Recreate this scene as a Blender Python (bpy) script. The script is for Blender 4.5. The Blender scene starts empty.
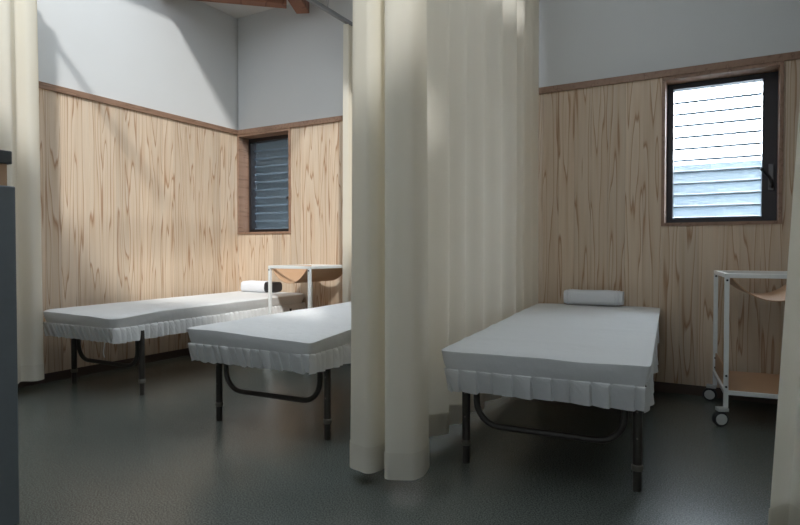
import bpy, bmesh, math, random
from mathutils import Vector, Matrix, noise
random.seed(7)
R = math.radians
S = bpy.context.scene
COL = S.collection

# ------------------------------------------------------------------ camera
cam_d = bpy.data.cameras.new('camera'); cam = bpy.data.objects.new('camera', cam_d); COL.objects.link(cam)
cam.location = (4.048, -4.028, 0.90)
cam.rotation_euler = (R(90 - 1.12), 0, R(29.44))
cam_d.sensor_width = 36; cam_d.lens = 25.91; cam_d.clip_start = 0.02
S.camera = cam
# ------------------------------------------------------------------ sky, sun, daylight, exposure
W = bpy.data.worlds.new('sky'); S.world = W; W.use_nodes = True
bg = W.node_tree.nodes['Background']
bg.inputs['Color'].default_value = (0.86, 0.93, 1.0, 1)
bg.inputs['Strength'].default_value = 9.0
SUN_DIR = Vector((-0.60, 0.65, -0.76))
sun_d = bpy.data.lights.new('sun', 'SUN'); sun_d.energy = 14.5; sun_d.angle = R(4.8); sun_d.color = (1.0, 0.97, 0.93)
sun = bpy.data.objects.new('sun', sun_d); COL.objects.link(sun)
sun.rotation_euler = SUN_DIR.to_track_quat('-Z', 'Y').to_euler(); sun.location = (5, -8, 9)
S.view_settings.view_transform = 'Standard'; S.view_settings.look = 'None'
S.view_settings.gamma = 1; S.view_settings.use_curve_mapping = False
S.view_settings.exposure = 0.98

# ------------------------------------------------------------------ materials
def new_mat(name):
    m = bpy.data.materials.new(name); m.use_nodes = True
    nt = m.node_tree; b = nt.nodes['Principled BSDF']
    return m, nt, b
def L(nt, a, b): nt.links.new(a, b)
def plain(name, col, rough=0.5, metal=0.0, vary=0.06, scale=40, bump=0.0, bscale=200):
    m, nt, b = new_mat(name)
    tc = nt.nodes.new('ShaderNodeTexCoord')
    n = nt.nodes.new('ShaderNodeTexNoise'); n.inputs['Scale'].default_value = scale; n.inputs['Detail'].default_value = 4
    L(nt, tc.outputs['Object'], n.inputs['Vector'])
    mx = nt.nodes.new('ShaderNodeMix'); mx.data_type = 'RGBA'
    mx.inputs[6].default_value = tuple(c*(1-vary) for c in col)+(1,)
    mx.inputs[7].default_value = tuple(min(1, c*(1+vary)) for c in col)+(1,)
    L(nt, n.outputs['Fac'], mx.inputs[0]); L(nt, mx.outputs[2], b.inputs['Base Color'])
    b.inputs['Roughness'].default_value = rough; b.inputs['Metallic'].default_value = metal
    if bump:
        n2 = nt.nodes.new('ShaderNodeTexNoise'); n2.inputs['Scale'].default_value = bscale; n2.inputs['Detail'].default_value = 3
        L(nt, tc.outputs['Object'], n2.inputs['Vector'])
        bp = nt.nodes.new('ShaderNodeBump'); bp.inputs['Strength'].default_value = bump; bp.inputs['Distance'].default_value = 0.004
        L(nt, n2.outputs['Fac'], bp.inputs['Height']); L(nt, bp.outputs['Normal'], b.inputs['Normal'])
    return m
def cedar(name, light, mid, dark, scale_x=9.0, scale_z=0.75, rings=9.0, rand=True, rough=0.6):
    m, nt, b = new_mat(name)
    tc = nt.nodes.new('ShaderNodeTexCoord'); mp = nt.nodes.new('ShaderNodeMapping')
    mp.inputs['Scale'].default_value = (scale_x, 3.0, scale_z)
    L(nt, tc.outputs['Object'], mp.inputs['Vector'])
    oi = nt.nodes.new('ShaderNodeObjectInfo')
    w = nt.nodes.new('ShaderNodeMath'); w.operation = 'MULTIPLY'; w.inputs[1].default_value = 57.0
    L(nt, oi.outputs['Random'], w.inputs[0])
    n = nt.nodes.new('ShaderNodeTexNoise'); n.noise_dimensions = '4D'
    n.inputs['Scale'].default_value = 1.0; n.inputs['Detail'].default_value = 2.0; n.inputs['Roughness'].default_value = 0.35
    L(nt, mp.outputs['Vector'], n.inputs['Vector']); L(nt, w.outputs[0], n.inputs['W'])
    r = nt.nodes.new('ShaderNodeMath'); r.operation = 'MULTIPLY'; r.inputs[1].default_value = rings
    L(nt, n.outputs['Fac'], r.inputs[0])
    fr = nt.nodes.new('ShaderNodeMath'); fr.operation = 'FRACT'; L(nt, r.outputs[0], fr.inputs[0])
    cr = nt.nodes.new('ShaderNodeValToRGB'); e = cr.color_ramp.elements
    e[0].position = 0.0; e[0].color = light+(1,); e[1].position = 1.0; e[1].color = light+(1,)
    x = cr.color_ramp.elements.new(0.5); x.color = tuple((a*0.6+c*0.4) for a, c in zip(light, mid))+(1,)
    x = cr.color_ramp.elements.new(0.80); x.color = mid+(1,)
    x = cr.color_ramp.elements.new(0.91); x.color = dark+(1,)
    L(nt, fr.outputs[0], cr.inputs['Fac'])
    # fine fibres
    mp2 = nt.nodes.new('ShaderNodeMapping'); mp2.inputs['Scale'].default_value = (140, 30, 3.0)
    L(nt, tc.outputs['Object'], mp2.inputs['Vector'])
    n2 = nt.nodes.new('ShaderNodeTexNoise'); n2.inputs['Scale'].default_value = 1; n2.inputs['Detail'].default_value = 3
    L(nt, mp2.outputs['Vector'], n2.inputs['Vector'])
    hs = nt.nodes.new('ShaderNodeHueSaturation')
    v = nt.nodes.new('ShaderNodeMath'); v.operation = 'MULTIPLY_ADD'; v.inputs[1].default_value = 0.22; v.inputs[2].default_value = 0.89
    L(nt, n2.outputs['Fac'], v.inputs[0])
    v2 = nt.nodes.new('ShaderNodeMath'); v2.operation = 'MULTIPLY_ADD'; v2.inputs[1].default_value = 0.20 if rand else 0; v2.inputs[2].default_value = 0.9 if rand else 1.0
    # a second random number from the first
    f2 = nt.nodes.new('ShaderNodeMath'); f2.operation = 'MULTIPLY'; f2.inputs[1].default_value = 917.3; L(nt, oi.outputs['Random'], f2.inputs[0])
    f3 = nt.nodes.new('ShaderNodeMath'); f3.operation = 'FRACT'; L(nt, f2.outputs[0], f3.inputs[0]); L(nt, f3.outputs[0], v2.inputs[0])
    vv = nt.nodes.new('ShaderNodeMath'); vv.operation = 'MULTIPLY'; L(nt, v.outputs[0], vv.inputs[0]); L(nt, v2.outputs[0], vv.inputs[1])
    L(nt, vv.outputs[0], hs.inputs['Value']); L(nt, cr.outputs['Color'], hs.inputs['Color'])
    L(nt, hs.outputs['Color'], b.inputs['Base Color'])
    b.inputs['Roughness'].default_value = rough
    return m
def cloth(name, col, transl=0.3, tcol=None, weave=900, wr=0.25, wscale=18):
    m = bpy.data.materials.new(name); m.use_nodes = True; nt = m.node_tree
    for n in list(nt.nodes): nt.nodes.remove(n)
    out = nt.nodes.new('ShaderNodeOutputMaterial'); d = nt.nodes.new('ShaderNodeBsdfDiffuse'); t = nt.nodes.new('ShaderNodeBsdfTranslucent')
    mx = nt.nodes.new('ShaderNodeMixShader'); mx.inputs[0].default_value = transl
    tc = nt.nodes.new('ShaderNodeTexCoord')
    n1 = nt.nodes.new('ShaderNodeTexNoise'); n1.inputs['Scale'].default_value = weave; n1.inputs['Detail'].default_value = 2
    n2 = nt.nodes.new('ShaderNodeTexNoise'); n2.inputs['Scale'].default_value = wscale; n2.inputs['Detail'].default_value = 4
    for n in (n1, n2): L(nt, tc.outputs['Object'], n.inputs['Vector'])
    c = nt.nodes.new('ShaderNodeMix'); c.data_type = 'RGBA'
    c.inputs[6].default_value = tuple(x*0.93 for x in col)+(1,); c.inputs[7].default_value = tuple(min(1, x*1.05) for x in col)+(1,)
    L(nt, n1.outputs['Fac'], c.inputs[0]); L(nt, c.outputs[2], d.inputs['Color'])
    t.inputs['Color'].default_value = (tcol or col)+(1,)
    ad = nt.nodes.new('ShaderNodeMath'); ad.operation = 'MULTIPLY_ADD'; ad.inputs[1].default_value = 0.06
    L(nt, n1.outputs['Fac'], ad.inputs[0]); L(nt, n2.outputs['Fac'], ad.inputs[2])
    bp = nt.nodes.new('ShaderNodeBump'); bp.inputs['Strength'].default_value = wr; bp.inputs['Distance'].default_value = 0.01
    L(nt, ad.outputs[0], bp.inputs['Height'])
    L(nt, bp.outputs['Normal'], d.inputs['Normal']); L(nt, bp.outputs['Normal'], t.inputs['Normal'])
    L(nt, d.outputs[0], mx.inputs[1]); L(nt, t.outputs[0], mx.inputs[2]); L(nt, mx.outputs[0], out.inputs['Surface'])
    return m
def floor_mat():
    m, nt, b = new_mat('speckled_vinyl')
    tc = nt.nodes.new('ShaderNodeTexCoord')
    a = nt.nodes.new('ShaderNodeTexNoise'); a.inputs['Scale'].default_value = 190; a.inputs['Detail'].default_value = 2
    c = nt.nodes.new('ShaderNodeTexNoise'); c.inputs['Scale'].default_value = 2.2; c.inputs['Detail'].default_value = 4
    for n in (a, c): L(nt, tc.outputs['Object'], n.inputs['Vector'])
    cr = nt.nodes.new('ShaderNodeValToRGB'); e = cr.color_ramp.elements
    e[0].position = 0.36; e[0].color = (0.050, 0.058, 0.051, 1); e[1].position = 0.64; e[1].color = (0.170, 0.186, 0.167, 1)
    L(nt, a.outputs['Fac'], cr.inputs['Fac'])
    hs = nt.nodes.new('ShaderNodeHueSaturation'); v = nt.nodes.new('ShaderNodeMath'); v.operation = 'MULTIPLY_ADD'
    v.inputs[1].default_value = 0.35; v.inputs[2].default_value = 0.82
    L(nt, c.outputs['Fac'], v.inputs[0]); L(nt, v.outputs[0], hs.inputs['Value']); L(nt, cr.outputs['Color'], hs.inputs['Color'])
    L(nt, hs.outputs['Color'], b.inputs['Base Color'])
    b.inputs['Roughness'].default_value = 0.27; b.inputs['Specular IOR Level'].default_value = 0.5
    bp = nt.nodes.new('ShaderNodeBump'); bp.inputs['Strength'].default_value = 0.01; bp.inputs['Distance'].default_value = 0.002
    L(nt, a.outputs['Fac'], bp.inputs['Height']); L(nt, bp.outputs['Normal'], b.inputs['Normal'])
    return m
def glass_mat(name, tint, transp=0.55):
    m = bpy.data.materials.new(name); m.use_nodes = True; nt = m.node_tree
    for n in list(nt.nodes): nt.nodes.remove(n)
    out = nt.nodes.new('ShaderNodeOutputMaterial')
    tr = nt.nodes.new('ShaderNodeBsdfTransparent'); tr.inputs[0].default_value = tint+(1,)
    tl = nt.nodes.new('ShaderNodeBsdfTranslucent'); tl.inputs[0].default_value = tint+(1,)
    gl = nt.nodes.new('ShaderNodeBsdfGlossy'); gl.inputs['Roughness'].default_value = 0.3; gl.inputs[0].default_value = (0.9, 0.95, 1, 1)
    n = nt.nodes.new('ShaderNodeTexNoise'); n.inputs['Scale'].default_value = 60
    tc = nt.nodes.new('ShaderNodeTexCoord'); L(nt, tc.outputs['Object'], n.inputs['Vector'])
    f = nt.nodes.new('ShaderNodeMath'); f.operation = 'MULTIPLY_ADD'; f.inputs[1].default_value = 0.1; f.inputs[2].default_value = 1-transp-0.05
    L(nt, n.outputs['Fac'], f.inputs[0])
    m1 = nt.nodes.new('ShaderNodeMixShader'); L(nt, f.outputs[0], m1.inputs[0])
    L(nt, tr.outputs[0], m1.inputs[1]); L(nt, tl.outputs[0], m1.inputs[2])
    m2 = nt.nodes.new('ShaderNodeMixShader'); m2.inputs[0].default_value = 0.012
    L(nt, m1.outputs[0], m2.inputs[1]); L(nt, gl.outputs[0], m2.inputs[2]); L(nt, m2.outputs[0], out.inputs['Surface'])
    return m

M = {}
M['cedar'] = cedar('cedar_plank', (0.64, 0.52, 0.395), (0.58, 0.44, 0.31), (0.37, 0.21, 0.115), 11.5, 0.66, 10.0)
M['trim'] = cedar('brown_trim_wood', (0.30, 0.185, 0.125), (0.26, 0.155, 0.10), (0.19, 0.11, 0.07), 30, 30, 3, False, 0.5)
M['beam'] = cedar('red_timber', (0.30, 0.135, 0.082), (0.25, 0.105, 0.062), (0.17, 0.065, 0.04), 6, 6, 5, False, 0.6)
M['base'] = plain('dark_baseboard', (0.075, 0.05, 0.038), 0.5)
M['wall'] = plain('white_plaster', (0.64, 0.65, 0.645), 0.9, vary=0.02, scale=3, bump=0.15, bscale=120)
M['ceil'] = plain('ceiling_plaster', (0.66, 0.65, 0.63), 0.9, vary=0.02, scale=3)
M['floor'] = floor_mat()
M['alu'] = plain('dark_bronze_aluminium', (0.045, 0.042, 0.045), 0.38, 0.5)
M['rail'] = plain('grey_aluminium', (0.30, 0.31, 0.32), 0.4, 0.6)
M['wire'] = plain('steel_wire', (0.35, 0.36, 0.40), 0.4, 0.7)
M['curtain'] = cloth('cream_curtain', (0.87, 0.84, 0.75), 0.44, (0.87, 0.805, 0.66), wr=0.12, wscale=7)
M['hem'] = cloth('folded_hem', (0.81, 0.765, 0.655), 0.22, (0.80, 0.73, 0.58), wr=0.12, wscale=7)  # curtain cloth tinted darker, standing in for weaker backlight through the hem
M['sheet'] = cloth('white_cotton', (0.80, 0.80, 0.785), 0.10, wr=0.35, wscale=22)
M['towel'] = cloth('white_towel', (0.83, 0.85, 0.88), 0.05, weave=500, wr=0.5, wscale=120)
M['black'] = plain('black_vinyl', (0.012, 0.012, 0.015), 0.4)
M['leg'] = plain('dark_brown_enamel', (0.050, 0.043, 0.036), 0.4, 0.2)
M['collar'] = plain('worn_brown_sleeve', (0.17, 0.155, 0.13), 0.45, 0.3)
M['white_steel'] = plain('white_enamel', (0.80, 0.82, 0.80), 0.35)
M['tan'] = plain('tan_board', (0.52, 0.33, 0.20), 0.55, vary=0.08, scale=12)
M['rubber'] = plain('black_rubber', (0.02, 0.02, 0.02), 0.6)
M['hub'] = plain('pale_plastic', (0.55, 0.56, 0.54), 0.45)
M['glass'] = glass_mat('louvre_glass', (0.94, 0.97, 1.0), 0.965)
M['clear'] = glass_mat('clear_glass', (0.97, 0.98, 0.98), 0.95)
M['tinted'] = glass_mat('tinted_glass', (0.33, 0.334, 0.338), 0.985)
M['plate'] = plain('grey_plate', (0.16, 0.16, 0.17), 0.35, 0.6)
M['edge'] = plain('glass_edge', (0.20, 0.27, 0.33), 0.3)
M['grey'] = plain('blue_grey_laminate', (0.16, 0.18, 0.195), 0.45)
M['slab'] = plain('dark_grey_top', (0.075, 0.08, 0.082), 0.4)
M['dkwall'] = plain('dark_siding', (0.20, 0.245, 0.27), 0.7)
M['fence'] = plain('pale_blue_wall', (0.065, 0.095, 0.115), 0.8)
M['ground'] = plain('gravel', (0.28, 0.27, 0.25), 0.9, vary=0.3, scale=60)

# ------------------------------------------------------------------ builders
class MB:
    def __init__(s): s.v = []; s.f = []
    def add(s, vs, fs):
        o = len(s.v); s.v += [tuple(v) for v in vs]; s.f += [tuple(i+o for i in f) for f in fs]; return s
    def box(s, a, b, c=0.0):
        """axis box from corner a to corner b, edges chamfered by c"""
        x0, y0, z0 = a; x1, y1, z1 = b
        if c <= 0:
            vs = [(x, y, z) for z in (z0, z1) for y in (y0, y1) for x in (x0, x1)]
            return s.add(vs, [(0,2,3,1), (4,5,7,6), (0,1,5,4), (2,6,7,3), (0,4,6,2), (1,3,7,5)])
        bm = bmesh.new()
        bmesh.ops.create_cube(bm, size=1)
        for v in bm.verts:
            v.co = Vector(((x0+x1)/2+v.co.x*(x1-x0), (y0+y1)/2+v.co.y*(y1-y0), (z0+z1)/2+v.co.z*(z1-z0)))
        bmesh.ops.bevel(bm, geom=list(bm.edges), offset=c, segments=2, affect='EDGES', profile=0.5)
        bm.verts.index_update()
        s.add([v.co.copy() for v in bm.verts], [[v.index for v in f.verts] for f in bm.faces]); bm.free(); return s
    def tube(s, pts, r, n=12, cap=True):
        pts = [Vector(p) for p in pts]; rings = []; up = None
        rr = r if isinstance(r, (list, tuple)) else [r]*len(pts)
        for i, p in enumerate(pts):
            t = (pts[min(i+1, len(pts)-1)]-pts[max(i-1, 0)]).normalized()
            if up is None:
                up = Vector((0, 0, 1)) if abs(t.z) < 0.9 else Vector((1, 0, 0))
            u = (up - t*up.dot(t)).normalized(); w = t.cross(u); up = u
            rings.append([p+(u*math.cos(2*math.pi*k/n)+w*math.sin(2*math.pi*k/n))*rr[i] for k in range(n)])
        vs = [v for rg in rings for v in rg]; fs = []
        for i in range(len(rings)-1):
            for k in range(n):
                fs.append((i*n+k, i*n+(k+1) % n, (i+1)*n+(k+1) % n, (i+1)*n+k))
        if cap:
            fs.append(tuple(range(n-1, -1, -1))); fs.append(tuple((len(rings)-1)*n+k for k in range(n)))
        return s.add(vs, fs)
    def lathe(s, prof, origin=(0,0,0), axis='Z', n=28):
        vs = []; fs = []; o = Vector(origin)
        for r, h in prof:
            for k in range(n):
                a = 2*math.pi*k/n
                q = (r*math.cos(a), r*math.sin(a), h)
                if axis == 'X': q = (h, q[0], q[1])
                if axis == 'Y': q = (q[1], h, q[0])
                vs.append(o+Vector(q))
        for i in range(len(prof)-1):
            for k in range(n): fs.append((i*n+k, i*n+(k+1) % n, (i+1)*n+(k+1) % n, (i+1)*n+k))
        fs.append(tuple(range(n-1, -1, -1))); fs.append(tuple((len(prof)-1)*n+k for k in range(n)))
        return s.add(vs, fs)
    def data(s, name, mat, smooth=False):
        me = bpy.data.meshes.new(name); me.from_pydata(s.v, [], s.f); me.update()
        bm = bmesh.new(); bm.from_mesh(me); bmesh.ops.recalc_face_normals(bm, faces=bm.faces); bm.to_mesh(me); bm.free()
        me.materials.append(mat)
        if smooth:
            for p in me.polygons: p.use_smooth = True
            try: me.set_sharp_from_angle(angle=R(40))
            except Exception: pass
        return me
    def build(s, name, mat, parent=None, smooth=False):
        return link(name, s.data(name, mat, smooth), parent)
def link(name, me, parent=None):
    o = bpy.data.objects.new(name, me); COL.objects.link(o)
    if parent is not None: o.parent = parent
    return o
def tag(o, label=None, cat=None, group=None, kind=None):
    if label: o['label'] = label
    if cat: o['category'] = cat
    if group: o['group'] = group
    if kind: o['kind'] = kind
    return o
def empty(name, loc, rz=0):
    o = bpy.data.objects.new(name, None); COL.objects.link(o); o.location = loc; o.rotation_euler = (0, 0, rz)
    o.empty_display_size = 0.1
    return o
def struct(o, label=None):
    return tag(o, label=label, kind='structure')
def smoothpath(pts, per=8):
    P = [Vector(p) for p in pts]; out = []
    for i in range(len(P)-1):
        p0 = P[max(i-1, 0)]; p1 = P[i]; p2 = P[i+1]; p3 = P[min(i+2, len(P)-1)]
        for k in range(per):
            t = k/per
            out.append(0.5*((2*p1)+(p2-p0)*t+(2*p0-5*p1+4*p2-p3)*t*t+(3*p1-p0-3*p2+p3)*t**3))
    out.append(P[-1]); return out

# ------------------------------------------------------------------ the room shell
XR, YF, ZC = 6.0, -6.5, 3.11          # right wall, wall behind the viewer, ceiling
T = 0.20
ZT0, ZT1 = 2.003, 2.047               # top trim
PF = 0.012                            # plank thickness (planks' face is at 0)
WIN = [(0.004, 0.650, 1.060, 2.003), (3.690, 4.337, 1.060, 2.003), (1.847, 2.494, 1.060, 2.003)]   # x0 x1 z0 z1
fl = MB().box((0, YF, -0.1), (XR, PF, 0)).build('floor', M['floor']); struct(fl, 'grey-green speckled vinyl floor')

def wall_with_holes(u0, u1, z0, z1, holes, put):
    """solid wall pieces round rectangular holes; put(ua, ub, za, zb)"""
    us = sorted({u0, u1, *[h[0] for h in holes], *[h[1] for h in holes]})
    for a, b in zip(us, us[1:]):
        hs = [h for h in holes if h[0] <= a+1e-6 and h[1] >= b-1e-6]
        z = z0
        for h in sorted(hs, key=lambda h: h[2]):
            if h[2] > z: put(a, b, z, h[2])
            z = h[3]
        if z < z1: put(a, b, z, z1)
mb = MB(); wall_with_holes(0, XR, 0, ZC, WIN, lambda a, b, c, d: mb.box((a, PF, c), (b, T, d)))
wb = mb.build('wall_back', M['wall']); struct(wb, 'white plaster back wall over cedar boarding')
wl = MB().box((-T, YF, 0), (-PF, T, ZC)).build('wall_left', M['wall']); struct(wl, 'white plaster left wall over cedar boarding')
wr = MB().box((XR, YF, 0), (XR+T, T, ZC)).build('wall_right', M['wall']); struct(wr)
FW = [(2.0, 4.4, 1.1, 2.4)]
mb = MB(); wall_with_holes(0, XR, 0, ZC, FW, lambda a, b, c, d: mb.box((a, YF-T, c), (b, YF, d)))
wf = mb.build('wall_front', M['wall']); struct(wf)
# ceiling with unseen glazed roof lights, added to let in sun and sky
OX0, OX1, OY0, OY1 = 0.20, 3.60, -3.50, -0.94
mb = MB()
mb.box((-T, YF-T, ZC), (OX0, T, ZC+0.12)); wall_with_holes(OX1, XR+T, YF-T, T, [(3.62, 4.28, -3.72, -3.00)], lambda a, b, c, d: mb.box((a, c, ZC), (b, d, ZC+0.12)))  # smaller roof light added to light the long curtain's bunched end
mb.box((OX0, YF-T, ZC), (OX1, OY0, ZC+0.12)); mb.box((OX0, OY1, ZC), (OX1, T, ZC+0.12))
ce = mb.build('ceiling', M['ceil']); struct(ce, 'pale ceiling with added glazed roof lights')
for a in ((OX0, OX1, OY0, OY1), (3.62, 4.28, -3.72, -3.00)):
    MB().box((a[0], a[2], ZC+0.06), (a[1], a[3], ZC+0.066)).build('added_roof_pane', M['tinted'], ce)

# planks: every board an object of its own, under its wall
def plank_data(w, h):
    g, c, t = 0.0002, 0.0011, PF
    x = w/2-g; z = h/2
    prof = [(-x, t), (-x, c), (-x+c, 0), (x-c, 0), (x, c), (x, t)]
    vs = [(a, b, -z) for a, b in prof]+[(a, b, z) for a, b in prof]
    n = len(prof); fs = [(i, i+1, i+1+n, i+n) for i in range(n-1)]+[tuple(range(n-1, -1, -1)), tuple(range(n, 2*n))]
    mb = MB().add(vs, fs); return mb.data('plank', M['cedar'])
Z0 = 0.062
def planks_back(x0, x1, n, z1):
    w = (x1-x0)/n; me = plank_data(w, z1-Z0)
    for i in range(n):
        o = link('plank', me, wb); o.location = (x0+w*(i+.5), random.uniform(-0.0006, 0.0006), (Z0+z1)/2)
planks_back(0.0, WIN[0][1], 6, WIN[0][2])
planks_back(WIN[0][1], WIN[2][0], 11, ZT0)
planks_back(WIN[2][0], WIN[2][1], 6, WIN[2][2])
planks_back(WIN[2][1], WIN[1][0], 11, ZT0)
planks_back(WIN[1][0], WIN[1][1], 6, WIN[1][2])
planks_back(WIN[1][1], XR, 16, ZT0)
n = 45; w = 0.1050; me = plank_data(w, ZT0-Z0)
for i in range(n):
    o = link('plank', me, wl); o.location = (random.uniform(-0.0006, 0.0006), -w*(i+.5), (Z0+ZT0)/2); o.rotation_euler = (0, 0, R(90))
# top trims and baseboards
tb = MB().box((-PF, -0.014, ZT0), (XR, PF, ZT1), 0.002).build('trim_1', M['trim']); struct(tb, 'brown wooden rail capping the back wall boarding')
tl = MB().box((-PF, YF, ZT0), (0.014, -0.014, ZT1), 0.002).build('trim_2', M['trim']); struct(tl, 'brown wooden rail capping the left wall boarding')
bb = MB().box((0, -0.006, 0), (XR, PF, Z0)).build('baseboard_back', M['base']); struct(bb)
bl = MB().box((-PF, YF, 0), (0.006, -0.006, Z0)).build('baseboard_left', M['base']); struct(bl)

# ------------------------------------------------------------------ windows with glass louvre blades
def window(name, x0, x1, z0, z1, label, hand):
    w = empty(name, ((x0+x1)/2, 0, z0)); struct(w, label)
    hx = (x1-x0)/2; H = z1-z0; c = 0.020; D = 0.19
    # casing boards lining the reveal, a hair proud of the planks
    MB().box((-hx, -0.010, 0), (-hx+c, D, H)).build('casing', M['trim'], w)
    MB().box((hx-c, -0.010, 0), (hx, D, H)).build('casing', M['trim'], w)
    MB().box((-hx+c, -0.008, 0), (hx-c, D, c)).build('sill', M['trim'], w)
    MB().box((-hx+c, -0.008, H-c), (hx-c, D, H)).build('head_casing', M['trim'], w)
    # dark aluminium frame
    fx, a0, a1 = hx-c, 0.125, 0.185
    lw, rw, bw, tw = 0.038, 0.078, 0.030, 0.036
    fr = MB()
    fr.box((-fx, a0, c), (-fx+lw, a1, H-c)); fr.box((fx-rw, a0, c), (fx, a1, H-c))
    fr.box((-fx+lw, a0, c), (fx-rw, a1, c+bw)); fr.box((-fx+lw, a0, H-c-tw), (fx-rw, a1, H-c))
    f = fr.build('frame', M['alu'], w)
    # inner bead
    bd = MB(); q = 0.006
    bd.box((-fx+lw-q, a0-0.012, c+bw-q), (-fx+lw, a0, H-c-tw+q)); bd.box((fx-rw, a0-0.012, c+bw-q), (fx-rw+q, a0, H-c-tw+q))
    bd.box((-fx+lw, a0-0.012, c+bw-q), (fx-rw, a0, c+bw)); bd.box((-fx+lw, a0-0.012, H-c-tw), (fx-rw, a0, H-c-tw+q))
    bd.build('glazing_bead', M['alu'], f)
    # blades
    ia, ib = -fx+lw+0.002, fx-rw-0.002; zb0, zb1 = c+bw+0.004, H-c-tw-0.004
    nb = 11; p = (zb1-zb0)/nb; bh = p+0.012; th = 0.005
    vs = [(x, y, z) for z in (0, bh) for y in (0, th) for x in (ia, ib)]
    me = MB().box((ia, -th/2, -bh/2), (ib, th/2, bh/2)).data('blade', M['glass'])
    me2 = MB().box((ia, -th/2-0.0015, -bh/2-0.002), (ib, th/2+0.0015, -bh/2+0.013)).data('blade_edge', M['edge'])
    for i in range(nb):
        o = link('blade', me, w); o.location = (0, 0.158, zb0+p*(i+.5)); o.rotation_euler = (R(14), 0, 0)
        link('blade_edge', me2, o)
    # crank
    cx = fx-rw*0.40; cz = H*0.30
    cr = MB().box((cx-0.014, a0-0.014, cz-0.075), (cx+0.014, a0, cz+0.085), 0.004).build('crank_plate', M['plate'], w)
    MB().tube(smoothpath([(cx, a0-0.012, cz-0.05), (cx+0.006, a0-0.035, cz-0.055), (cx-0.004, a0-0.048, cz-0.01), (cx-0.045, a0-0.055, cz+0.045)], 5), 0.009, 8).build('crank_arm', M['black'], cr, True)
    MB().lathe([(0.003, 0), (0.011, 0.004), (0.012, 0.016), (0.007, 0.026)], (cx-0.048, a0-0.068, cz+0.048), 'Y', 12).build('crank_knob', M['black'], cr, True)
    return w
window('window_1', *WIN[0], 'small dark framed louvre window in the corner', 1)
window('window_2', *WIN[1], 'bright louvre window with dark frame and crank handle', 1)
window('window_4', *WIN[2], 'louvre window in the middle bay behind the long curtain', 1)
# glazed opening added behind the viewer, unseen, for fill daylight
w3 = empty('fill_window', ((FW[0][0]+FW[0][1])/2, YF, FW[0][2])); struct(w3)
hx = (FW[0][1]-FW[0][0])/2; H = FW[0][3]-FW[0][2]; mb = MB()
for x in (-hx, -0.02, hx-0.04): mb.box((x, -0.12, 0), (x+0.04, -0.06, H))
mb.box((-hx, -0.12, 0), (hx, -0.06, 0.04)); mb.box((-hx, -0.12, H-0.04), (hx, -0.06, H))
mb.build('frame', M['alu'], w3)
for x in (-hx+0.04, 0.02):
    MB().box((x, -0.094, 0.04), (x+hx-0.06, -0.088, H-0.04)).build('pane', M['tinted'], w3)

# outside the windows
ground = MB().box((-9, T, -0.35), (12, 9, -0.25)).build('garden_ground', M['ground']); struct(ground)
nh = empty('sky_block_house', (-2.9, 0.80, -0.25)); tag(nh, 'grey sided house added outside the corner window to shut out sky', 'house')
MB().box((-4.5, 0, 0), (4.65, 3.0, 4.75)).build('siding', M['dkwall'], nh)  # made-up backdrop, raised and lengthened to block sky from the corner window
MB().box((-4.8, -0.25, 4.75), (4.9, 3.4, 4.90)).build('added_eave', M['dkwall'], nh)
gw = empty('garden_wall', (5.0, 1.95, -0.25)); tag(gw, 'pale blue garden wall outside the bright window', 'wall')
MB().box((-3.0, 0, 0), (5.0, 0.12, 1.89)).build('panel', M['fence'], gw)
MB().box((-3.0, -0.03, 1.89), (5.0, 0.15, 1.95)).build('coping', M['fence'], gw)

ev = MB().box((-7.0, T, ZC+0.02), (XR+T, 0.79, ZC+0.12)).build('added_eave', M['trim'], ce)  # added out of view to shade the garden wall and the grey house
MB().box((-7.0, 0.0, -0.25), (-T, T, ZC+0.12)).build('shading_wall', M['wall'], wb)      # unseen wall added to keep sun and sky off the grey house
# ------------------------------------------------------------------ roof timbers showing at the top
def timber(name, p0, p1, w, h, label):
    a, b = Vector(p0), Vector(p1); d = b-a
    o = MB().box((0, -w/2, 0), (d.length, w/2, h), 0.004).build(name, M['beam'])
    o.location = a; o.rotation_euler = (0, 0, math.atan2(d.y, d.x)); tag(o, label, 'beam', None); return o
timber('corner_brace', (0.03, -0.86, 2.985), (0.775, -0.195, 2.985), 0.10, 0.122, 'reddish timber brace spanning the corner under the ceiling')
timber('ceiling_beam', (0.84, -0.055, 2.960), (1.32, -1.13, 2.960), 0.115, 0.147, 'reddish timber beam stub beside the corner brace')

# ------------------------------------------------------------------ curtain rails
ZR = 2.735
def rail(x, y0, y1, label, hangers):
    r = empty('curtain_rail', (x, 0, ZR)); tag(r, label, 'curtain rail')
    MB().box((-0.016, y0, 0), (0.016, y1, 0.030), 0.004).build('track', M['rail'], r)
    MB().box((-0.020, y1-0.012, -0.004), (0.020, y1+0.001, 0.034), 0.003).build('end_cap', M['trim'], r)
    for y in hangers:
        MB().tube([(-0.05, y, ZC-ZR), (0, y, 0.03), (0.05, y, ZC-ZR)], 0.0022, 6).build('hanger_wire', M['wire'], r)
    return r
rail(1.375, -3.2, -0.008, 'grey curtain rail hung on wires, ending at the wall near the roof beams', (-0.42, -1.05))
rail(2.92, -3.2, -0.008, 'grey curtain rail carrying the long cream curtain', (-0.42, -1.05))

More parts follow.
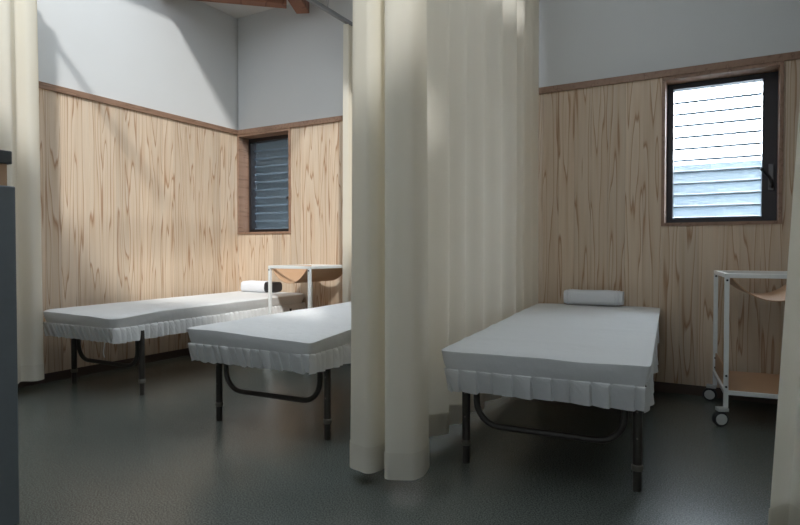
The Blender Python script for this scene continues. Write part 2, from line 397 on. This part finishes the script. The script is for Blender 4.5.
# ------------------------------------------------------------------ curtains
def curtain(name, bot, top, zb, zt, label, per=8, hem=0.10, rows=26, sway=0.006):
    root = empty(name, (bot[0][0], bot[0][1], 0)); tag(root, label, 'curtain', None)
    ox, oy = bot[0][0], bot[0][1]
    B = smoothpath([(x, y, 0) for x, y in bot], per); Tt = smoothpath([(x, y, 0) for x, y in top], per)
    def pt(i, t, off=0):
        p = B[i].lerp(Tt[i], t)
        k = noise.noise(Vector((i*0.11, t*2.1, zb*10)))*sway*(1-t)
        a = B[min(i+1, len(B)-1)]-B[max(i-1, 0)]; nr = Vector((-a.y, a.x, 0)).normalized()
        p = p+nr*(k+off)
        return (p.x-ox, p.y-oy, zb+(zt-zb)*t)
    n = len(B)
    def sheet(t0, t1, rws, off, nm, wav=False):
        vs = []; fs = []
        for r in range(rws+1):
            t = t0+(t1-t0)*r/rws
            for i in range(n):
                q = pt(i, t, off)
                vs.append(q)
        for r in range(rws):
            for i in range(n-1): fs.append((r*n+i, r*n+i+1, (r+1)*n+i+1, (r+1)*n+i))
        mb = MB().add(vs, fs); return mb.build(nm, M['hem'] if nm == 'hem' else M['curtain'], root, True)
    sheet(0, 1, rows, 0, 'drape')
    th = hem/(zt-zb)
    for sgn in (-1, 1): sheet(0.0, th, 3, 0.0025*sgn, 'hem')
    return root
# the long curtain: bunched towards the viewer, then running back to the wall
front = [(2.818, -2.00), (2.772, -2.07), (2.757, -2.14), (2.782, -2.172), (2.835, -2.186), (2.872, -2.186), (2.893, -2.150), (2.897, -2.10), (2.915, -2.10), (2.932, -2.150), (2.952, -2.198),
         (2.985, -2.195), (3.020, -2.176), (3.058, -2.150), (3.062, -2.09), (3.035, -2.00), (2.965, -1.90), (2.915, -1.80)]
back = []
yy = -1.74; k = 0
for y in (-1.70, -1.60, -1.50, -1.39, -1.26, -1.13, -0.99, -0.85, -0.70, -0.565, -0.47, -0.39, -0.29, -0.19, -0.11, -0.03):
    back.append((2.900-0.012*k/15+(0.030 if k % 2 else -0.022)*(1.25-0.65*(k/15)), y)); k += 1
bot = front+back
tf = [(2.828, -2.04), (2.790, -2.09), (2.780, -2.14), (2.800, -2.165), (2.845, -2.178), (2.872, -2.180), (2.890, -2.155), (2.897, -2.12), (2.910, -2.12), (2.925, -2.150), (2.945, -2.188),
      (2.970, -2.188), (2.998, -2.172), (3.028, -2.145), (3.035, -2.08), (3.010, -1.99), (2.955, -1.89), (2.912, -1.80)]
top = tf+[(x-0.002, y) for x, y in back]
curtain('curtain', bot, top, 0.052, ZR-0.008, 'long cream curtain drawn between the pleated beds, bunched at its free end')
# gathered against the back wall on the other rail
b2 = [(1.352+0.062*(i % 2), -0.02-0.0155*i) for i in range(13)]
curtain('curtain', b2, [(1.352+0.045*(i % 2), -0.02-0.0135*i) for i in range(13)], 0.06, ZR-0.008, 'cream curtain gathered against the back wall beside the trolley', 6)
# far left, in front of the bed along the wall
b3 = [(0.03, -1.96), (0.10, -2.03), (0.17, -1.97), (0.22, -2.0), (0.268, -1.955), (0.285, -2.02), (0.22, -2.07), (0.28, -2.13), (0.22, -2.20), (0.25, -2.27), (0.15, -2.30), (0.05, -2.26)]
curtain('curtain', b3, [(x*0.86+0.005, y) for x, y in b3], 0.085, ZR-0.008, 'cream curtain gathered beside the bed along the left wall', 6)
# right
b4 = []
for i in range(17): b4.append((4.165+0.05*i+0.004*(i % 3), -2.0+(0.035 if i % 2 else -0.035)))
curtain('curtain', b4, [(4.30+(x-4.165)*0.9, y) for x, y in b4], 0.045, ZR-0.008, 'cream curtain hanging in front of the white trolley', 6)
for nm, x0 in (('curtain_rail', 4.2),):
    r = empty(nm, (0, -2.0, ZR)); tag(r, 'grey curtain rail across the front of the trolley bay', 'curtain rail')
    MB().box((3.2, -0.016, 0), (XR-0.005, 0.016, 0.030), 0.004).build('track', M['rail'], r)
r = empty('curtain_rail', (0, -2.05, ZR)); tag(r, 'grey curtain rail across the front of the left bay', 'curtain rail')
MB().box((0.005, -0.016, 0), (1.2, 0.016, 0.030), 0.004).build('track', M['rail'], r)

# ------------------------------------------------------------------ beds
def bed(loc, rz, Wd, Ln, zf, zh, setback, label, cover_label, seed=0, pleat=0.07, cord=False, soft=0.0, creases=(), droop=(), leg_in=0.045):
    rnd = random.Random(seed)
    root = empty('treatment_bed', loc, rz); tag(root, label, 'bed', None)
    hw, hl = Wd/2, Ln/2
    zt = lambda y: zf+(zh-zf)*(y+hl)/Ln
    D1, D2 = 0.078, 0.088         # plain drop of the cover, then the frill
    # cover: top grid and skirt rows
    nx, ny = 18, 44
    def top_pt(i, j):
        u, v = i/nx*2-1, j/ny*2-1
        # gather grid lines near the edges
        u = math.copysign(abs(u)**0.8, u); v = math.copysign(abs(v)**0.9, v)
        x, y = u*hw, v*hl
        cx = max(0, abs(u)-0.9)/0.1; cy = max(0, abs(v)-0.96)/0.04
        k = soft*cx*cy
        x -= math.copysign(k, x); y -= math.copysign(k, y)
        z = zt(y)+0.004*noise.noise(Vector((x*3+seed, y*3, 1)))+0.0025*noise.noise(Vector((x*11+seed, y*9, 4)))
        for cyv, ch in creases:
            d = (y-cyv-0.01*math.sin(x*6))/0.016
            z += ch*math.exp(-d*d)
        for sx, sy, am in droop:
            dx, dy = max(0, 0.55-(hw-sx*x))/0.55, max(0, 0.40-(hl-sy*y))/0.40
            z -= am*dx*dy**1.5
        e = max(abs(u), abs(v))
        if e > 0.999: z -= 0.006+soft*0.25
        if abs(u) > 0.999 and abs(v) > 0.999: z -= soft*0.2
        return (x, y, z)
    vs = [top_pt(i, j) for j in range(ny+1) for i in range(nx+1)]
    idx = lambda i, j: j*(nx+1)+i
    fs = [(idx(i, j), idx(i+1, j), idx(i+1, j+1), idx(i, j+1)) for j in range(ny) for i in range(nx)]
    per = [idx(i, 0) for i in range(nx)]+[idx(nx, j) for j in range(ny)]+[idx(i, ny) for i in range(nx, 0, -1)]+[idx(0, j) for j in range(ny, 0, -1)]
    P = len(per); prev = per
    def inset(q, d):
        x, y = q
        return (x-math.copysign(min(d, abs(x)), x)*(abs(x)/hw)**6, y-math.copysign(min(d, abs(y)), y)*(abs(y)/hl)**10)
    for r, (dz, ins) in enumerate(((0.004, -0.001), (0.030, 0.004), (0.056, 0.012), (D1, 0.020))):
        cur = []
        for k, pi in enumerate(per):
            x, y, z = vs[pi]
            wv = 0.006*noise.noise(Vector((x*7, y*7, r*0.8+seed)))
            x2, y2 = inset((x, y), ins+wv*(r > 0))
            cur.append(len(vs)); vs.append((x2, y2, (z if r < 3 else z*0.5+(zt(y)-0.006-soft*0.2)*0.5)-dz))
        for k in range(P): fs.append((prev[k], cur[k], cur[(k+1) % P], prev[(k+1) % P]))
        prev = cur
    cov = MB().add(vs, fs).build('cover', M['sheet'], root, True)
    for p in cov.data.polygons: p.use_smooth = True
    try: cov.data.set_sharp_from_angle(angle=R(75))
    except Exception: pass
    ca = cov.data.attributes.new('crease_edge', 'FLOAT', 'EDGE'); ps = set(per)
    for e in cov.data.edges:
        if e.vertices[0] in ps and e.vertices[1] in ps: ca.data[e.index].value = 0.9 if soft < 0.005 else 0.55
    sm = cov.modifiers.new('soften', 'SUBSURF'); sm.levels = 1; sm.render_levels = 1
    # frill of knife pleats round the hem
    fw, fl_ = hw-0.017, hl-0.017
    ring = []   # (point, outward normal, along)
    def edge(p0, p1, nrm):
        d = Vector(p1)-Vector(p0); Lg = d.length; s = 0
        while s < Lg-0.02:
            w_ = min(pleat*rnd.uniform(0.72, 1.3), Lg-s)
            if Lg-s-w_ < 0.02: w_ = Lg-s
            amp = rnd.uniform(0.007, 0.014)*(1.25 if nrm[0] > 0 else 1.0); zj = rnd.uniform(-0.005, 0.004); fl2 = rnd.uniform(0.8, 1.9)
            for f, a in ((0.02, 0.0), (0.30, 0.45), (0.65, 0.9), (0.93, 1.0), (0.975, 0.35)):
                ring.append((Vector(p0)+d*((s+w_*f)/Lg), Vector(nrm), amp*a, zj*(0.4+0.6*a), fl2))
            s += w_
    edge((-fw, -fl_), (fw, -fl_), (0, -1)); edge((fw, -fl_), (fw, fl_), (1, 0))
    edge((fw, fl_), (-fw, fl_), (0, 1)); edge((-fw, fl_), (-fw, -fl_), (-1, 0))
    vs = []; fs = []; N = len(ring); rows = ((-0.05, -0.6), (0.0, 0.15), (0.12, 0.55), (0.55, 0.90), (1.0, 1.0))
    for t, ampf in rows:
        for p, nr, a, zj, fl2 in ring:
            q = p+nr*(0.003+a*ampf*(1+(fl2-1)*t)-(0.008 if nr.x > 0 else 0.034)*t)
            y = max(-hl, min(hl, p.y))
            vs.append((q.x, q.y, zt(y)-0.006-soft*0.2-D1-D2*t+zj*t))
    for r in range(len(rows)-1):
        for k in range(N):
            k2 = (k+1) % N
            fs.append((r*N+k, (r+1)*N+k, (r+1)*N+k2, r*N+k2))
    MB().add(vs, fs).build('frill', M['sheet'], root)
    # padded platform inside the cover
    vs = []
    for dz in (0.125, 0.03):
        for x, y in ((-hw+.065, -hl+.065), (hw-.065, -hl+.065), (hw-.065, hl-.065), (-hw+.065, hl-.065)): vs.append((x, y, zt(y)-dz))
    MB().add(vs, [(3,2,1,0), (4,5,6,7), (0,1,5,4), (1,2,6,5), (2,3,7,6), (3,0,4,7)]).build('platform', M['leg'], root)
    # legs with adjustable feet, and the U-shaped braces
    lx = hw-leg_in
    for sy in (-1, 1):
        ly = sy*(hl-setback); ztop = zt(ly)-0.12; dzl = (zt(ly)-zf)
        for sx in (-1, 1):
            lg = MB().tube([(sx*lx, ly, 0.085), (sx*lx, ly, ztop)], 0.0175, 14).build('leg', M['leg'], root, True)
            MB().tube([(sx*lx, ly, 0.0), (sx*lx, ly, 0.006), (sx*lx, ly, 0.085)], [0.0155, 0.0165, 0.0165], 14).build('foot', M['leg'], lg, True)
            MB().tube([(sx*lx, ly, 0.076), (sx*lx, ly, 0.080), (sx*lx, ly, 0.096), (sx*lx, ly, 0.100)], [0.018, 0.0215, 0.0215, 0.018], 14).build('collar', M['collar'], lg, True)
            for zz in (0.20, 0.30):
                MB().lathe([(0.004, 0), (0.004, 0.003), (0.002, 0.004)], (sx*lx, ly-0.0172, zz), 'Y', 8).build('pin', M['collar'], lg)
        ux = lx-0.045; zu = 0.17; rr = 0.10
        pts = [(-ux, ly+0.004, ztop), (-ux, ly+0.004, zu+rr)]
        pts += [(-ux+rr-rr*math.cos(a), ly+0.004, zu+rr-rr*math.sin(a)) for a in [R(15*k) for k in range(1, 7)]]
        pts += [(ux-rr+rr*math.sin(a), ly+0.004, zu+rr-rr*math.cos(a)) for a in [R(15*k) for k in range(0, 6)]]
        pts += [(ux, ly+0.004, zu+rr), (ux, ly+0.004, ztop)]
        MB().tube(pts, 0.0135, 12).build('brace', M['leg'], root, True)
    if cord:
        x, y = cord
        MB().tube(smoothpath([(x, y, zt(y)-0.14), (x+0.004, y+0.003, zt(y)-0.19), (x-0.004, y, zt(y)-0.24), (x+0.006, y+0.002, zt(y)-0.275)], 5), 0.003, 6).build('tie_cord', M['sheet'], root, True)
    return root
bed((3.376, -0.986, 0), R(4.2), 0.775, 1.885, 0.510, 0.547, 0.185, 'treatment bed in a white pleated cover under the bright window', None, 3, 0.068, creases=((-0.62, 0.006), (-0.18, 0.010), (0.30, 0.007)), leg_in=0.050)
bed((2.015, -1.055, 0), R(3.0), 0.775, 1.95, 0.520, 0.530, 0.20, 'treatment bed in a white pleated cover beside the bunched end of the long curtain', None, 11, 0.052, soft=0.010, droop=((1, -1, 0.022),))
bed((0.512, -0.975, 0), R(1.8), 0.725, 1.90, 0.525, 0.535, 0.22, 'treatment bed in a white frilled cover along the left wall, its tie cord hanging', None, 23, 0.045, cord=(0.215, -0.90), soft=0.022, droop=((1, -1, 0.018),), leg_in=0.022)

# ------------------------------------------------------------------ pillows
def pillow(loc, rz, Wd, Dp, Ht, label, core=False):
    root = empty('pillow', loc, rz); tag(root, label, 'pillow', None)
    def body(x0, x1, g, nm, mat, sub=24):
        vs = []; fs = []; n = 28; m = sub
        for j in range(m+1):
            x = x0+(x1-x0)*j/m
            t = abs((x-x0)/(x1-x0)*2-1); sh = (1-0.10*t**6) if not core else 1-0.05*t**6
            for k in range(n):
                a = 2*math.pi*k/n; c_, s_ = math.cos(a), math.sin(a)
                y = math.copysign(abs(c_)**0.55, c_)*(Dp/2+g)*sh; z = Ht/2+math.copysign(abs(s_)**0.6, s_)*(Ht/2+g)*sh
                q = 0.0025*noise.noise(Vector((x*14, y*16, z*16)))
                vs.append((x, y+q, max(0.0005, z+q)))
        for j in range(m):
            for k in range(n): fs.append((j*n+k, j*n+(k+1) % n, (j+1)*n+(k+1) % n, (j+1)*n+k))
        fs.append(tuple(range(n-1, -1, -1))); fs.append(tuple(m*n+k for k in range(n)))
        return MB().add(vs, fs).build(nm, mat, root, True)
    if core:
        body(-Wd/2+0.02, Wd/2, 0, 'core', M['black']); body(-Wd/2, Wd/2-0.085, 0.004, 'towel_cover', M['towel'])
    else:
        body(-Wd/2, Wd/2, 0, 'towel_cover', M['towel'])
        for s in (-1, 1):
            for q in (0.140, 0.158):
                body(s*q-0.006, s*q+0.006, 0.0022, 'ribbed_band', M['towel'], 2)
    return root
pillow((3.298, -0.105, 0.549), R(3), 0.365, 0.14, 0.096, 'white towel-wrapped pillow on the bed under the bright window')
pillow((0.440, -0.155, 0.537), R(4), 0.345, 0.15, 0.095, 'white towel-wrapped pillow with one black end on the bed along the left wall', True)

# ------------------------------------------------------------------ trolleys
def trolley(loc, rz, label, Wd=0.45, Dp=0.56, swivel=(200, 185, 170, 195)):
    root = empty('trolley', loc, rz); tag(root, label, 'trolley', None)
    zt, r = 0.786, 0.011
    hx, hy = Wd/2-r, Dp/2-r
    z0 = 0.098
    k = 0
    for sy in (-1, 1):
        for sx in (-1, 1):
            p = MB().box((sx*hx-r, sy*hy-r, z0), (sx*hx+r, sy*hy+r, zt-0.022), 0.002).build('post', M['white_steel'], root)
            for zz in (zt-0.034, 0.205, 0.262):
                MB().lathe([(0.0055, 0), (0.0055, -0.003), (0.003, -0.004)], (sx*hx, sy*hy-r if sy < 0 else sy*hy-r, zz), 'Y', 10).build('bolt', M['black'], p)
            # caster
            c = empty('caster', (sx*hx, sy*hy, 0)); c.parent = root; c.rotation_euler = (0, 0, R(swivel[k])); k += 1
            MB().box((-0.008, -0.021, 0.078), (0.044, 0.021, z0), 0.004).build('fork', M['hub'], c)
            MB().lathe([(0.024, -0.015), (0.035, -0.015), (0.0385, -0.010), (0.0385, 0.010), (0.035, 0.015), (0.024, 0.015)], (0.026, 0, 0.0385), 'Y', 28).build('tyre', M['rubber'], c, True)
            MB().lathe([(0.004, -0.018), (0.027, -0.0165), (0.029, -0.014), (0.029, 0.014), (0.027, 0.0165), (0.004, 0.018)], (0.026, 0, 0.0385), 'Y', 24).build('hub', M['hub'], c, True)
    q = 0.011
    for zz, nm in ((zt-0.022, 'top_rail'), (0.165, 'bottom_rail')):
        for s in (-1, 1):
            MB().box((-hx-r, s*hy-q, zz), (hx+r, s*hy+q, zz+0.022), 0.002).build(nm, M['white_steel'], root)
            MB().box((s*hx-q, -hy+q, zz), (s*hx+q, hy-q, zz+0.022), 0.002).build(nm, M['white_steel'], root)
    # curved sling slung between the long rails
    n = 20; vs = []; fs = []
    for th in (0, 0.005):
        for y in (-hy-0.004, hy+0.004):
            for i in range(n+1):
                u = i/n*2-1
                vs.append((u*(hx-0.014), y, zt-0.012-0.125*(1-abs(u)**2.2)+th))
    N = n+1
    for i in range(n):
        fs += [(i, i+1, N+i+1, N+i), (2*N+i, 3*N+i, 3*N+i+1, 2*N+i+1), (i, 2*N+i, 2*N+i+1, i+1), (N+i, N+i+1, 3*N+i+1, 3*N+i)]
    fs += [(0, N, 3*N, 2*N), (n, 2*N+n, 3*N+n, N+n)]
    MB().add(vs, fs).build('sling', M['tan'], root, True)
    # tray
    MB().box((-hx+q, -hy+0.002, 0.182), (hx-q, hy-0.002, 0.190)).build('tray_base', M['tan'], root)
    for s in (-1, 1):
        MB().box((s*(hx-0.004)-0.004, -hy+r, 0.187), (s*(hx-0.004)+0.004, hy-r, 0.292), 0.002).build('tray_side', M['tan'], root)
    return root
trolley((4.243, -0.35, 0), R(6), 'white steel trolley with tan sling, half hidden by a curtain under the bright window')
trolley((1.108, -0.305, 0), R(-2), 'white steel trolley with tan sling standing between two beds by the dark corner window', 0.43, 0.52)

# ------------------------------------------------------------------ counter cabinet near the viewer
cb = empty('counter_cabinet', (1.50, -3.27, 0)); tag(cb, 'blue-grey counter cabinet with a raised dark top', 'cabinet')
MB().box((-0.50, -0.27, 0.0), (0.522, 0.27, 1.112), 0.004).build('body', M['grey'], cb)
MB().box((-0.49, -0.276, 0.0), (0.51, -0.27, 0.06)).build('plinth', M['slab'], cb)
MB().box((-0.50, -0.30, 1.185), (0.508, 0.268, 1.228), 0.003).build('top', M['slab'], cb)
MB().box((-0.49, 0.20, 1.112), (0.500, 0.255, 1.185)).build('riser', M['tan'], cb)
for x in (-0.49, 0.012):
    d = MB().box((x, -0.288, 0.08), (x+0.49, -0.270, 1.10), 0.003).build('door', M['grey'], cb)
    MB().tube([(x+0.44, -0.292, 0.6), (x+0.44, -0.31, 0.61), (x+0.44, -0.31, 0.73), (x+0.44, -0.292, 0.74)], 0.005, 8).build('handle', M['rail'], d)
